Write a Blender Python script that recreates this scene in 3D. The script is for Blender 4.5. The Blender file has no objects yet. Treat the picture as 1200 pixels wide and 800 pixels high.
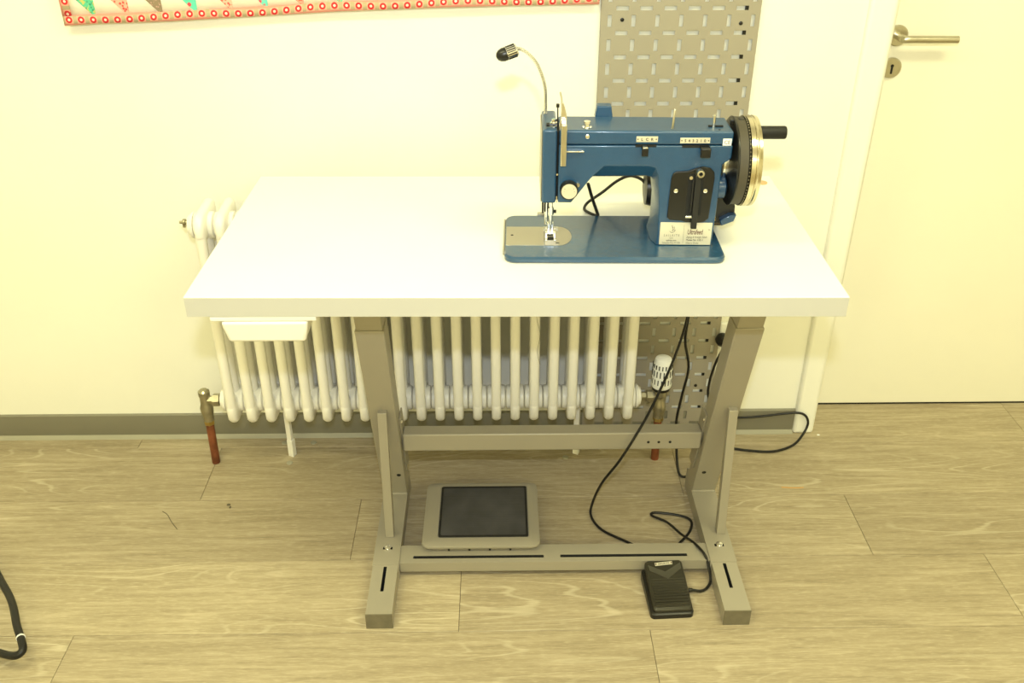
import bpy, bmesh, math, random
from mathutils import Vector, Matrix
random.seed(7)
D = bpy.data
SC = bpy.context.scene
COL = SC.collection
PI = math.pi

# ------------------------------------------------------------------ camera
cam_d = D.cameras.new('camera')
cam_d.sensor_fit = 'HORIZONTAL'; cam_d.sensor_width = 36.0
cam_d.lens = 36.0 * 1110.0 / 1200.0
cam_d.clip_start = 0.02
cam = D.objects.new('camera', cam_d); COL.objects.link(cam)
cam.location = (0, 0, 1.655)
cam.rotation_euler = (math.radians(90 - 30.4), 0, math.radians(-0.8))
SC.camera = cam

# ------------------------------------------------------------------ world, lights, exposure
w = D.worlds.new('world'); SC.world = w; w.use_nodes = True
w.node_tree.nodes['Background'].inputs[0].default_value = (1.0, 0.9, 0.62, 1)
w.node_tree.nodes['Background'].inputs[1].default_value = 0.3

def area(name, loc, rot, sx, sy, power, col):
    l = D.lights.new(name, 'AREA'); l.shape = 'RECTANGLE'; l.size = sx; l.size_y = sy
    l.energy = power; l.color = col
    o = D.objects.new(name, l); COL.objects.link(o); o.location = loc; o.rotation_euler = rot
    return o
WARM = (1.0, 0.965, 0.545)
for i, (x, y) in enumerate(((-0.95, 1.0), (1.15, 1.0), (-0.95, -1.9), (1.15, -1.9))):
    area('ceiling_lamp', (x, y, 2.56), (0, 0, 0), 1.2, 0.3, 29 if y > 0 else 40, WARM)
# the flash on top of the camera (its hard shadow of the table falls on wall and radiator)
area('camera_flash', (0.0, -0.02, 1.93), (math.radians(90 - 30.4 + 4), 0, 0), 0.07, 0.045, 20, (0.80, 0.90, 1.0))

SC.view_settings.view_transform = 'Standard'
SC.view_settings.look = 'None'
SC.view_settings.gamma = 1.0
SC.view_settings.use_curve_mapping = False
SC.view_settings.exposure = 0.0

# ------------------------------------------------------------------ materials
def srgb(r, g, b):
    f = lambda c: (c / 255 / 12.92) if c / 255 <= 0.04045 else ((c / 255 + 0.055) / 1.055) ** 2.4
    return (f(r), f(g), f(b), 1)
class NT:
    def __init__(s, name):
        s.m = D.materials.new(name); s.m.use_nodes = True
        s.t = s.m.node_tree; s.b = s.t.nodes['Principled BSDF']
    def n(s, typ, **kw):
        nd = s.t.nodes.new(typ)
        for k, v in kw.items(): setattr(nd, k, v)
        return nd
    def l(s, a, b): s.t.links.new(a, b)
    def math(s, op, a, b=None, c=None):
        nd = s.n('ShaderNodeMath', operation=op)
        for i, v in enumerate((a, b, c)):
            if v is None: continue
            if isinstance(v, (int, float)): nd.inputs[i].default_value = v
            else: s.l(v, nd.inputs[i])
        return nd.outputs[0]
    def mix(s, f, a, b):
        nd = s.n('ShaderNodeMix', data_type='RGBA')
        for sock, v in ((nd.inputs[0], f), (nd.inputs[6], a), (nd.inputs[7], b)):
            if isinstance(v, (int, float, tuple)): sock.default_value = v
            else: s.l(v, sock)
        return nd.outputs[2]
    def ramp(s, f, stops):
        nd = s.n('ShaderNodeValToRGB'); e = nd.color_ramp.elements
        while len(e) < len(stops): e.new(0.5)
        for el, (p, c) in zip(e, stops): el.position = p; el.color = c
        s.l(f, nd.inputs[0]); return nd.outputs[0]
def mat(name, col, rough=0.5, metal=0.0, bump=0.0, bscale=200.0, var=0.04, vscale=6.0, coat=0.0, spec=None):
    k = NT(name); b = k.b
    b.inputs['Roughness'].default_value = rough; b.inputs['Metallic'].default_value = metal
    if coat: b.inputs['Coat Weight'].default_value = coat; b.inputs['Coat Roughness'].default_value = 0.12
    if spec is not None: b.inputs['Specular IOR Level'].default_value = spec
    tc = k.n('ShaderNodeTexCoord')
    nz = k.n('ShaderNodeTexNoise'); nz.inputs['Scale'].default_value = vscale; nz.inputs['Detail'].default_value = 5
    k.l(tc.outputs['Object'], nz.inputs['Vector'])
    lo = tuple(c * (1 - var) for c in col[:3]) + (1,); hi = tuple(min(1, c * (1 + var)) for c in col[:3]) + (1,)
    k.l(k.ramp(nz.outputs[0], [(0.3, lo), (0.7, hi)]), b.inputs['Base Color'])
    if bump:
        n2 = k.n('ShaderNodeTexNoise'); n2.inputs['Scale'].default_value = bscale; n2.inputs['Detail'].default_value = 3
        k.l(tc.outputs['Object'], n2.inputs['Vector'])
        bp = k.n('ShaderNodeBump'); bp.inputs['Strength'].default_value = bump; bp.inputs['Distance'].default_value = 0.002
        k.l(n2.outputs[0], bp.inputs['Height']); k.l(bp.outputs[0], b.inputs['Normal'])
    return k.m
M = {}
M['wall'] = mat('wall_paint', (0.86, 0.845, 0.75, 1), 0.75, bump=0.12, bscale=70, var=0.01)
M['ceiling'] = mat('ceiling_paint', (0.87, 0.86, 0.80, 1), 0.9)
M['room'] = mat('far_wall_paint', (0.84, 0.82, 0.73, 1), 0.9)
M['skirt'] = mat('grey_vinyl_skirting', srgb(128, 124, 108), 0.5, var=0.05)
M['skirt_lip'] = mat('grey_vinyl_lip', srgb(158, 154, 134), 0.5)
M['gap'] = mat('dark_joint', (0.02, 0.018, 0.014, 1), 0.9)
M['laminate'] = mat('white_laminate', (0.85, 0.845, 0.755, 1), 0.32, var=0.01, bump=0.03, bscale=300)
M['shaded_front_edge'] = mat('shaded_front_laminate', (0.51, 0.50, 0.46, 1), 0.4, var=0.01)  # laminate darkened by hand: shade of the table's front face put into the colour
M['tray'] = mat('cream_plastic', (0.86, 0.83, 0.74, 1), 0.4, var=0.01)
M['steel_paint'] = mat('silver_grey_paint', srgb(158, 151, 134), 0.38, metal=0.15, bump=0.06, bscale=500, var=0.03)
M['steel_cut'] = mat('cut_steel_end', srgb(118, 112, 94), 0.5, metal=0.3, bump=0.2, bscale=150, var=0.15, vscale=30)
M['chrome'] = mat('chrome', (0.78, 0.77, 0.74, 1), 0.14, metal=1.0, var=0.03)
M['nickel'] = mat('aged_nickel', srgb(176, 170, 148), 0.3, metal=0.9, var=0.2, vscale=40)
M['brass'] = mat('brass', srgb(190, 165, 104), 0.3, metal=1.0, var=0.1)
M['copper'] = mat('tarnished_copper', srgb(140, 84, 58), 0.45, metal=0.6, var=0.35, vscale=35)
M['radiator'] = mat('radiator_enamel', (0.86, 0.83, 0.75, 1), 0.35, var=0.02, bump=0.05, bscale=120)
M['white_plastic'] = mat('white_plastic', (0.86, 0.86, 0.82, 1), 0.35, var=0.01)
M['black'] = mat('black_plastic', (0.010, 0.0095, 0.008, 1), 0.32, var=0.1, spec=0.4)
M['black_matte'] = mat('black_rubber', (0.012, 0.0115, 0.010, 1), 0.55, var=0.15, spec=0.35)
M['pedal'] = mat('olive_black_plastic', (0.026, 0.024, 0.017, 1), 0.25, var=0.08)
M['cable'] = mat('black_cable', (0.009, 0.0085, 0.0075, 1), 0.42, spec=0.35)
M['dark'] = mat('dark_hollow', (0.008, 0.008, 0.007, 1), 0.9)
M['teal'] = mat('blue_hammertone_paint', (0.014, 0.062, 0.140, 1), 0.34, bump=0.18, bscale=420, var=0.05, vscale=60, coat=0.35)
M['bed'] = mat('blue_bed_paint', (0.015, 0.062, 0.130, 1), 0.24, bump=0.10, bscale=420, var=0.05, vscale=60, coat=0.5)
M['satin'] = mat('satin_steel', srgb(170, 164, 148), 0.34, metal=0.7, var=0.04)
M['plate'] = mat('printed_silver_plate', srgb(214, 208, 188), 0.35, metal=0.35, var=0.02)
M['ink'] = mat('dark_print', srgb(70, 66, 60), 0.6)
M['ink_red'] = mat('dark_red_print', srgb(92, 52, 44), 0.6)
M['ink_soft'] = mat('grey_print', srgb(128, 122, 108), 0.6)
M['sticker'] = mat('white_sticker', (0.85, 0.85, 0.82, 1), 0.5)
M['belt'] = mat('grey_belt_rubber', srgb(68, 62, 48), 0.6, var=0.1)
M['door'] = mat('cream_door_paint', (0.86, 0.83, 0.70, 1), 0.45, var=0.01, bump=0.03, bscale=40)
M['trim'] = mat('white_trim_paint', (0.88, 0.87, 0.78, 1), 0.45, var=0.01)
M['steel'] = mat('brushed_steel', srgb(196, 190, 172), 0.28, metal=1.0, var=0.06, vscale=40)
M['peg'] = mat('grey_powder_coat', (0.335, 0.300, 0.235, 1), 0.5, metal=0.1, var=0.015)
M['quilt'] = mat('cream_quilt_cotton', (0.84, 0.82, 0.70, 1), 0.95, bump=0.4, bscale=45, var=0.03, vscale=20)
M['thread'] = mat('dark_thread', (0.12, 0.10, 0.06, 1), 0.8)
M['orange_thread'] = mat('orange_thread', srgb(225, 165, 70), 0.8)
M['cap'] = mat('beige_cap', srgb(200, 168, 120), 0.5)
M['rubber_foot'] = mat('brown_rubber', srgb(128, 110, 90), 0.6)

def floor_mat():
    k = NT('oak_vinyl'); b = k.b
    tc = k.n('ShaderNodeTexCoord'); oi = k.n('ShaderNodeObjectInfo')
    off = k.n('ShaderNodeCombineXYZ')
    k.l(k.math('MULTIPLY', oi.outputs['Random'], 37.0), off.inputs[0])
    k.l(k.math('MULTIPLY', oi.outputs['Random'], 91.0), off.inputs[1])
    add = k.n('ShaderNodeVectorMath', operation='ADD')
    k.l(tc.outputs['Object'], add.inputs[0]); k.l(off.outputs[0], add.inputs[1])
    def mapped(sx, sy):
        m = k.n('ShaderNodeMapping'); m.inputs['Scale'].default_value = (sx, sy, 1)
        k.l(add.outputs[0], m.inputs['Vector']); return m.outputs[0]
    def noise(v, sc, det, rough=0.6, dist=0.0):
        n = k.n('ShaderNodeTexNoise'); n.inputs['Scale'].default_value = sc; n.inputs['Detail'].default_value = det
        n.inputs['Roughness'].default_value = rough; n.inputs['Distortion'].default_value = dist
        k.l(v, n.inputs['Vector']); return n.outputs[0]
    broad = noise(mapped(1.1, 7), 1.0, 4)
    streak = noise(mapped(4.5, 75), 1.0, 8, 0.72, 0.5)
    fine = noise(mapped(38, 420), 1.0, 3, 0.6)
    # cathedral figure: contour lines of a smooth noise stretched along the board
    cont = noise(mapped(1.05, 9.0), 1.0, 1.0, 0.4, 0.1)
    wob = k.math('MULTIPLY', k.math('SUBTRACT', streak, 0.5), 3.0)
    line = k.ramp(k.math('SINE', k.math('ADD', k.math('MULTIPLY', cont, 120.0), wob)), [(0.84, (0, 0, 0, 1)), (1.0, (1, 1, 1, 1))])
    gate = k.ramp(noise(mapped(1.0, 3.5), 1.3, 2), [(0.44, (0, 0, 0, 1)), (0.60, (1, 1, 1, 1))])
    base = k.ramp(streak, [(0.30, srgb(140, 127, 102)), (0.5, srgb(170, 156, 128)), (0.70, srgb(194, 180, 152))])
    base = k.mix(k.math('MULTIPLY', k.ramp(broad, [(0.35, (1, 1, 1, 1)), (0.62, (0, 0, 0, 1))]), 0.55), base, srgb(144, 130, 103))
    base = k.mix(k.math('MULTIPLY', k.ramp(fine, [(0.5, (0, 0, 0, 1)), (0.72, (1, 1, 1, 1))]), 0.5), base, srgb(206, 193, 164))
    base = k.mix(k.math('MULTIPLY', k.math('MULTIPLY', line, gate), 0.42), base, srgb(214, 203, 176))
    pv = k.ramp(oi.outputs['Random'], [(0.0, (0.90, 0.89, 0.88, 1)), (1.0, (1.06, 1.06, 1.05, 1))])
    mu = k.n('ShaderNodeMix', data_type='RGBA', blend_type='MULTIPLY'); mu.inputs[0].default_value = 1
    k.l(base, mu.inputs[6]); k.l(pv, mu.inputs[7]); k.l(mu.outputs[2], b.inputs['Base Color'])
    b.inputs['Roughness'].default_value = 0.48; b.inputs['Specular IOR Level'].default_value = 0.35
    bp = k.n('ShaderNodeBump'); bp.inputs['Strength'].default_value = 0.12; bp.inputs['Distance'].default_value = 0.001
    k.l(streak, bp.inputs['Height']); k.l(bp.outputs[0], b.inputs['Normal'])
    return k.m
M['floor'] = floor_mat()

def ring_print():
    k = NT('ring_print_cotton'); b = k.b; b.inputs['Roughness'].default_value = 0.95
    uv = k.n('ShaderNodeUVMap'); sp = k.n('ShaderNodeSeparateXYZ'); k.l(uv.outputs[0], sp.inputs[0])
    u = k.math('SUBTRACT', k.math('FRACT', sp.outputs[0]), 0.5)
    wob = k.math('MULTIPLY', k.math('SINE', k.math('MULTIPLY', sp.outputs[0], 0.55)), 0.16)
    v = k.math('MULTIPLY', k.math('ADD', k.math('SUBTRACT', sp.outputs[1], 0.5), wob), 0.75)
    r = k.math('SQRT', k.math('ADD', k.math('MULTIPLY', u, u), k.math('MULTIPLY', v, v)))
    c = k.mix(k.math('GREATER_THAN', k.math('ABSOLUTE', u), 0.33), srgb(238, 172, 150), srgb(182, 164, 130))
    c = k.mix(k.math('GREATER_THAN', k.math('ABSOLUTE', v), 0.31), c, srgb(222, 150, 132))
    c = k.mix(k.math('LESS_THAN', r, 0.27), c, srgb(214, 44, 52))
    c = k.mix(k.math('LESS_THAN', r, 0.11), c, srgb(250, 220, 200))
    k.l(c, b.inputs['Base Color']); return k.m
M['binding'] = ring_print()
def patch_mat(name, base, spots, scale, lo, hi):
    k = NT(name); b = k.b; b.inputs['Roughness'].default_value = 0.95
    tc = k.n('ShaderNodeTexCoord'); v = k.n('ShaderNodeTexVoronoi'); v.inputs['Scale'].default_value = scale
    k.l(tc.outputs['Object'], v.inputs['Vector'])
    f = k.ramp(v.outputs['Distance'], [(lo, (1, 1, 1, 1)), (hi, (0, 0, 0, 1))])
    n = k.n('ShaderNodeTexNoise'); n.inputs['Scale'].default_value = scale * 0.7; k.l(tc.outputs['Object'], n.inputs['Vector'])
    c = k.mix(f, base, spots[0])
    if len(spots) > 1: c = k.mix(k.ramp(n.outputs[0], [(0.55, (0, 0, 0, 1)), (0.6, (1, 1, 1, 1))]), c, spots[1])
    k.l(c, b.inputs['Base Color']); return k.m
PATCH = [patch_mat('green_leaf_print', srgb(90, 190, 150), [srgb(50, 140, 110), srgb(190, 190, 110)], 130, 0.2, 0.45),
         patch_mat('coral_print', srgb(245, 170, 150), [srgb(228, 78, 74)], 150, 0.35, 0.5),
         patch_mat('grey_brown_print', srgb(140, 122, 98), [srgb(190, 150, 140)], 200, 0.25, 0.4),
         patch_mat('aqua_dot_print', srgb(98, 205, 178), [srgb(218, 70, 82)], 62, 0.36, 0.42),
         patch_mat('coral_print_two', srgb(246, 176, 156), [srgb(226, 84, 80)], 150, 0.35, 0.5),
         patch_mat('aqua_rose_print', srgb(104, 208, 190), [srgb(206, 80, 98)], 75, 0.3, 0.42),
         patch_mat('red_print', srgb(240, 150, 132), [srgb(216, 66, 60)], 140, 0.35, 0.5),
         patch_mat('mint_print', srgb(120, 205, 170), [srgb(206, 140, 110)], 120, 0.25, 0.4)]

# ------------------------------------------------------------------ mesh helpers
class MB:
    def __init__(s): s.v = []; s.f = []; s.mi = []; s.uv = {}
    def add(s, vs, fs, mi=0):
        o = len(s.v); s.v += [Vector(v) for v in vs]
        for f in fs: s.f.append([i + o for i in f]); s.mi.append(mi)
        return s
    def box(s, x0, x1, y0, y1, z0, z1, mi=0):
        return s.add([(x0,y0,z0),(x1,y0,z0),(x1,y1,z0),(x0,y1,z0),(x0,y0,z1),(x1,y0,z1),(x1,y1,z1),(x0,y1,z1)],
                     [(0,3,2,1),(4,5,6,7),(0,1,5,4),(1,2,6,5),(2,3,7,6),(3,0,4,7)], mi)
    def loft(s, loops, mi=0, caps=True):
        n = len(loops[0]); vs = [p for L in loops for p in L]; fs = []
        for k in range(len(loops) - 1):
            for i in range(n):
                j = (i + 1) % n
                fs.append((k*n+i, k*n+j, (k+1)*n+j, (k+1)*n+i))
        if caps:
            fs.append(tuple(range(n))[::-1]); fs.append(tuple((len(loops)-1)*n + i for i in range(n)))
        return s.add(vs, fs, mi)
    def prism_xz(s, poly, y0, y1, mi=0):
        return s.loft([[(x, y0, z) for x, z in poly], [(x, y1, z) for x, z in poly]], mi)
    def prism_xy(s, poly, z0, z1, mi=0):
        return s.loft([[(x, y, z0) for x, y in poly], [(x, y, z1) for x, y in poly]], mi)
    def prism_yz(s, poly, x0, x1, mi=0):
        return s.loft([[(x0, y, z) for y, z in poly], [(x1, y, z) for y, z in poly]], mi)
    def lathe(s, prof, p0, axis, n=24, mi=0):          # prof: (distance along axis, radius)
        p0 = Vector(p0); a = Vector(axis).normalized()
        u = a.orthogonal().normalized(); v = a.cross(u)
        return s.loft([[p0 + a*t + (u*math.cos(2*PI*i/n) + v*math.sin(2*PI*i/n))*max(r, 1e-5) for i in range(n)] for t, r in prof], mi)
    def cyl(s, p0, p1, r, n=16, r1=None, mi=0):
        d = Vector(p1) - Vector(p0)
        return s.lathe([(0, r), (d.length, r if r1 is None else r1)], p0, d, n, mi)
    def tube(s, pts, r, n=8, mi=0, sub=6):
        P = [Vector(p) for p in pts]; Q = []
        if sub > 1 and len(P) > 2:
            for i in range(len(P) - 1):
                a = P[max(i-1, 0)]; b = P[i]; c = P[i+1]; d = P[min(i+2, len(P)-1)]
                for k in range(sub):
                    t = k / sub
                    Q.append(0.5*((2*b) + (c-a)*t + (2*a-5*b+4*c-d)*t*t + (3*b-a-3*c+d)*t**3))
            Q.append(P[-1])
        else: Q = P
        loops = []; u = None
        for i, q in enumerate(Q):
            t = (Q[min(i+1, len(Q)-1)] - Q[max(i-1, 0)]).normalized()
            u = t.orthogonal().normalized() if u is None else (u - t*u.dot(t)).normalized()
            v = t.cross(u)
            loops.append([q + (u*math.cos(2*PI*k/n) + v*math.sin(2*PI*k/n))*r for k in range(n)])
        return s.loft(loops, mi)
    def ball(s, c, r, n=14, mi=0, sq=(1,1,1)):
        c = Vector(c); loops = []
        for k in range(n//2 + 1):
            a = PI*k/(n//2); rr = max(math.sin(a), 1e-3)
            loops.append([(c.x + r*sq[0]*rr*math.cos(2*PI*i/n), c.y + r*sq[1]*rr*math.sin(2*PI*i/n), c.z - r*sq[2]*math.cos(a)) for i in range(n)])
        return s.loft(loops, mi)
    def slab_hole(s, x0, x1, y0, y1, z0, z1, holes, depth, mi=0, hmi=1):
        # box whose top face has rectangular pockets of the given depth
        xs = sorted({x0, x1, *[h[0] for h in holes], *[h[1] for h in holes]}); ys = sorted({y0, y1, *[h[2] for h in holes], *[h[3] for h in holes]})
        s.add([(x0,y0,z0),(x1,y0,z0),(x1,y1,z0),(x0,y1,z0),(x0,y0,z1),(x1,y0,z1),(x1,y1,z1),(x0,y1,z1)],
              [(0,3,2,1),(0,1,5,4),(1,2,6,5),(2,3,7,6),(3,0,4,7)], mi)
        for i in range(len(xs)-1):
            for j in range(len(ys)-1):
                a, b, c, d = xs[i], xs[i+1], ys[j], ys[j+1]; mx, my = (a+b)/2, (c+d)/2
                if any(h[0] < mx < h[1] and h[2] < my < h[3] for h in holes): continue
                s.add([(a,c,z1),(b,c,z1),(b,d,z1),(a,d,z1)], [(0,1,2,3)], mi)
        for a, b, c, d in holes:
            zb = z1 - depth
            s.add([(a,c,z1),(b,c,z1),(b,d,z1),(a,d,z1),(a,c,zb),(b,c,zb),(b,d,zb),(a,d,zb)],
                  [(4,5,6,7),(0,4,5,1)[::-1],(1,5,6,2)[::-1],(2,6,7,3)[::-1],(3,7,4,0)[::-1]], hmi)
        return s
WL = {}
def obj(name, mb, m, parent=None, loc=None, bevel=0.0, seg=2, smooth=True, angle=35, weld=True):
    base = Vector(loc) if loc is not None else (WL[parent] if parent is not None else Vector((0, 0, 0)))
    me = D.meshes.new(name)
    me.from_pydata([v - base for v in mb.v], [], mb.f)
    for mm in (m if isinstance(m, (list, tuple)) else [m]): me.materials.append(mm)
    me.polygons.foreach_set('material_index', mb.mi)
    if smooth:
        me.polygons.foreach_set('use_smooth', [True]*len(me.polygons))
    bm = bmesh.new(); bm.from_mesh(me)
    if weld: bmesh.ops.remove_doubles(bm, verts=bm.verts, dist=1e-6)
    bmesh.ops.recalc_face_normals(bm, faces=bm.faces); bm.to_mesh(me); bm.free()
    if smooth: me.set_sharp_from_angle(angle=math.radians(angle))
    o = D.objects.new(name, me); COL.objects.link(o)
    if parent is not None:
        o.parent = parent; o.location = base - WL[parent]
    else: o.location = base
    WL[o] = base
    if bevel:
        b = o.modifiers.new('bevel', 'BEVEL'); b.width = bevel; b.segments = seg; b.limit_method = 'ANGLE'; b.angle_limit = math.radians(40)
        b.harden_normals = False
    return o
def thing(name, label, cat, loc, group=None):
    o = D.objects.new(name, None); COL.objects.link(o); o.location = loc; WL[o] = Vector(loc)
    o.empty_display_size = 0.05
    return tag(o, label, cat, group)
def tag(o, label, cat, group=None):
    o['label'] = label; o['category'] = cat
    if group: o['group'] = group
    return o
def struct(o): o['kind'] = 'structure'; return o
def empty(name, parent, loc):
    o = D.objects.new(name, None); COL.objects.link(o); o.location = loc; WL[o] = Vector(loc); return o
def text(s, size, origin, ux, uz, m, name, parent, shear=0.0, xs=1.0, align='LEFT', bold=0.0, thick=0.0003):
    # lettering laid on the plane spanned by ux (reading direction) and uz (up), at origin
    cu = D.curves.new('lettering', 'FONT'); cu.body = s; cu.size = size; cu.align_x = align; cu.shear = shear
    cu.offset = bold; cu.extrude = thick; cu.resolution_u = 3
    o = D.objects.new('lettering', cu); COL.objects.link(o)
    dg = bpy.context.evaluated_depsgraph_get(); me = D.meshes.new_from_object(o.evaluated_get(dg))
    D.objects.remove(o); D.curves.remove(cu)
    ux = Vector(ux).normalized(); uz = Vector(uz).normalized(); nn = ux.cross(uz)
    mb = MB(); mb.v = [Vector(origin) + ux*(v.co.x*xs) + uz*v.co.y + nn*v.co.z for v in me.vertices]
    mb.f = [list(p.vertices) for p in me.polygons]; mb.mi = [0]*len(mb.f)
    D.meshes.remove(me)
    return obj(name, mb, m, parent, smooth=False, weld=False)

# ------------------------------------------------------------------ room shell
WY = 2.283                                    # front of the back wall
XL, XR, YB, ZC = -2.3, 2.7, -2.6, 2.62
DX0 = 0.925                                   # door opening starts here
wall = struct(obj('wall_back', MB().box(XL, DX0 - 0.006, WY, WY + 0.2, 0, ZC).box(DX0 - 0.006, 1.83, WY, WY + 0.2, 2.036, ZC).box(1.83, XR, WY, WY + 0.2, 0, ZC), M['wall']))
struct(obj('wall_left', MB().box(XL - 0.1, XL, YB, WY, 0, ZC), M['room']))
struct(obj('wall_right', MB().box(XR, XR + 0.1, YB, WY, 0, ZC), M['room']))
struct(obj('wall_front', MB().box(XL, XR, YB - 0.1, YB, 0, ZC), M['room']))
struct(obj('ceiling', MB().box(XL, XR, YB, WY, ZC, ZC + 0.1), M['ceiling']))
fl = struct(obj('floor', MB().box(XL, XR, 0.82, WY + 0.2, -0.06, -0.004).box(XL, XR, YB, 0.8175, -0.06, 0.0, 1).box(XL, -1.95, 0.8175, WY, -0.0035, 0.0, 1).box(2.35, XR, 0.8175, WY, -0.0035, 0.0, 1), [M['gap'], M['floor']], smooth=False))
# planks: rows 0.234 deep along the wall, 1.3 long
ROW = 0.234
offs = {2: -0.81, 1: -0.377, 0: -0.10, -1: 0.335, -2: -0.55, -3: 0.1, -4: -0.2, 3: 0.25}
for r in range(3, -4, -1):
    y0 = 1.5225 + r*ROW; y1 = min(y0 + ROW, WY + 0.2)
    x = offs[r] - 2*1.303
    while x < XR:
        a, b = max(x, -1.95), min(x + 1.303, 2.35)
        if b - a > 0.02 and y1 - y0 > 0.01:
            c = ((a+b)/2, (y0+y1)/2, 0)
            g = 0.00045; e = 0.0007
            p = MB().loft([[(a+g, y0+g, -0.0035), (b-g, y0+g, -0.0035), (b-g, y1-g, -0.0035), (a+g, y1-g, -0.0035)],
                           [(a+g, y0+g, -e), (b-g, y0+g, -e), (b-g, y1-g, -e), (a+g, y1-g, -e)],
                           [(a+g+e, y0+g+e, 0), (b-g-e, y0+g+e, 0), (b-g-e, y1-g-e, 0), (a+g+e, y1-g-e, 0)]])
            obj('floor_plank', p, M['floor'], fl, loc=c, smooth=False)
        x += 1.303
# floor screw caps round the radiator foot
for x, y in ((-0.632, 2.245), (-0.548, 2.245), (-0.60, 2.150), (0.183, 2.165)):
    obj('floor_cap', MB().lathe([(0, 0.009), (0.002, 0.008), (0.003, 0.004)], (x, y, 0), (0, 0, 1), 14), M['skirt_lip'], fl)
# skirting: grey vinyl strip with a lighter cove lip
bb = struct(obj('baseboard_back', MB().prism_yz([(WY, 0.0), (WY - 0.006, 0.012), (WY - 0.006, 0.078), (WY, 0.082)], XL, 0.862), M['skirt']))
obj('cove_lip', MB().prism_yz([(WY - 0.006, 0), (WY - 0.015, 0), (WY - 0.0135, 0.003), (WY - 0.008, 0.007), (WY - 0.006, 0.011)], XL, 0.862), M['skirt_lip'], bb)
# door frame and door
tr = struct(obj('trim_1', MB().box(0.862, DX0 - 0.002, WY - 0.014, WY + 0.19, 0, 2.09).box(DX0 - 0.002, 1.895, WY - 0.014, WY + 0.19, 2.03, 2.09).box(1.824, 1.895, WY - 0.014, WY + 0.19, 0, 2.03), M['trim'], bevel=0.009, seg=3))
door = struct(obj('door_1', MB().box(DX0, 1.822, WY + 0.137, WY + 0.177, 0.006, 2.028), M['door'], bevel=0.002))
struct(obj('under_door_shade', MB().box(DX0, 1.822, WY + 0.139, WY + 0.175, 0.0, 0.0055), M['gap'], smooth=False))  # dark strip filling the gap under the door, painted in place of shade
DY = WY + 0.137
hd = obj('door_handle', MB().lathe([(0, 0.026), (-0.006, 0.026), (-0.009, 0.023)], (0.998, DY, 1.116), (0, 1, 0), 28).cyl((0.998, DY - 0.008, 1.116), (0.998, DY - 0.047, 1.116), 0.0095, 16), M['steel'], door)
obj('lever', MB().tube([(0.998, DY - 0.030, 1.116), (0.998, DY - 0.043, 1.116), (1.006, DY - 0.048, 1.116), (1.03, DY - 0.048, 1.116), (1.132, DY - 0.048, 1.1155)], 0.0092, 14, sub=4), M['steel'], hd)
ky = obj('key_rosette', MB().lathe([(0, 0.026), (-0.006, 0.026), (-0.009, 0.023)], (0.998, DY, 1.036), (0, 1, 0), 28), M['steel'], door)
obj('keyhole', MB().lathe([(0, 0.0042), (-0.0005, 0.0042)], (0.998, DY - 0.009, 1.042), (0, 1, 0), 12).box(0.9955, 1.0005, DY - 0.0098, DY - 0.0088, 1.022, 1.042), M['dark'], ky)

# ------------------------------------------------------------------ quilt
QX = [-0.9967, -0.92, -0.7556, -0.5581, -0.3609, -0.1645, 0.0317, 0.232]; QZ = [1.1789, 1.184, 1.1886, 1.1985, 1.2093, 1.2163, 1.2205, 1.2228]
def qz(x):
    if x <= QX[0]: return QZ[0]
    for i in range(len(QX)-1):
        if x <= QX[i+1]: return QZ[i] + (QZ[i+1]-QZ[i])*(x-QX[i])/(QX[i+1]-QX[i])
    return QZ[-1]
QT = 1.62
def qy(x, z): return WY - 0.016 + 0.0025*math.sin(x*9)*min(1, (z-1.1)/0.1) * 0.6
qroot = thing('quilt', 'cream patchwork wall quilt with pennant triangles and red ring-print binding', 'quilt', (-0.38, WY - 0.014, 1.2))
def sheet(x0, x1, zlo, zhi, nx, nz, yoff, thick=0.0):
    mb = MB(); vs = []; fs = []
    for j in range(nz+1):
        for i in range(nx+1):
            x = x0 + (x1-x0)*i/nx; a, b = zlo(x), zhi(x); z = a + (b-a)*j/nz
            vs.append((x, qy(x, z) - yoff, z))
    for j in range(nz):
        for i in range(nx): fs.append((j*(nx+1)+i, j*(nx+1)+i+1, (j+1)*(nx+1)+i+1, (j+1)*(nx+1)+i))
    return mb.add(vs, fs)
def solid(o, t):
    m_ = o.modifiers.new('solidify', 'SOLIDIFY'); m_.thickness = t; m_.offset = 0; return o
def setuv(o, fn):
    me = o.data; uv = me.uv_layers.new(name='UVMap'); base = WL[o]
    for lp in me.loops: uv.data[lp.index].uv = fn(me.vertices[lp.vertex_index].co + base)
solid(obj('quilt_top', sheet(-0.980, 0.225, lambda x: qz(x) + 0.018, lambda x: QT, 48, 10, 0.0), M['quilt'], qroot, weld=False), 0.008)
bnd = obj('binding', sheet(-0.9967, 0.232, lambda x: qz(x), lambda x: qz(x) + 0.0205, 60, 1, 0.0025), M['binding'], qroot, weld=False)
setuv(bnd, lambda c: (c.x/0.0277, (c.z - qz(c.x))/0.0205)); solid(bnd, 0.011)
bnd2 = obj('binding', sheet(-0.9967, -0.977, lambda x: qz(x) + 0.0205, lambda x: QT, 1, 12, 0.0025), M['binding'], qroot, weld=False)
setuv(bnd2, lambda c: (c.z/0.0277, (c.x + 0.9967)/0.0205)); solid(bnd2, 0.011)
AP = [(-0.9209, 1.1939), (-0.8443, 1.1955), (-0.7678, 1.1972), (-0.6886, 1.2027), (-0.6076, 1.2081), (-0.5267, 1.2135), (-0.4443, 1.2171), (-0.3558, 1.2225)]
AP += [(-0.272 + 0.082*k, qz(-0.272 + 0.082*k) + 0.0205) for k in range(6)]
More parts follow.
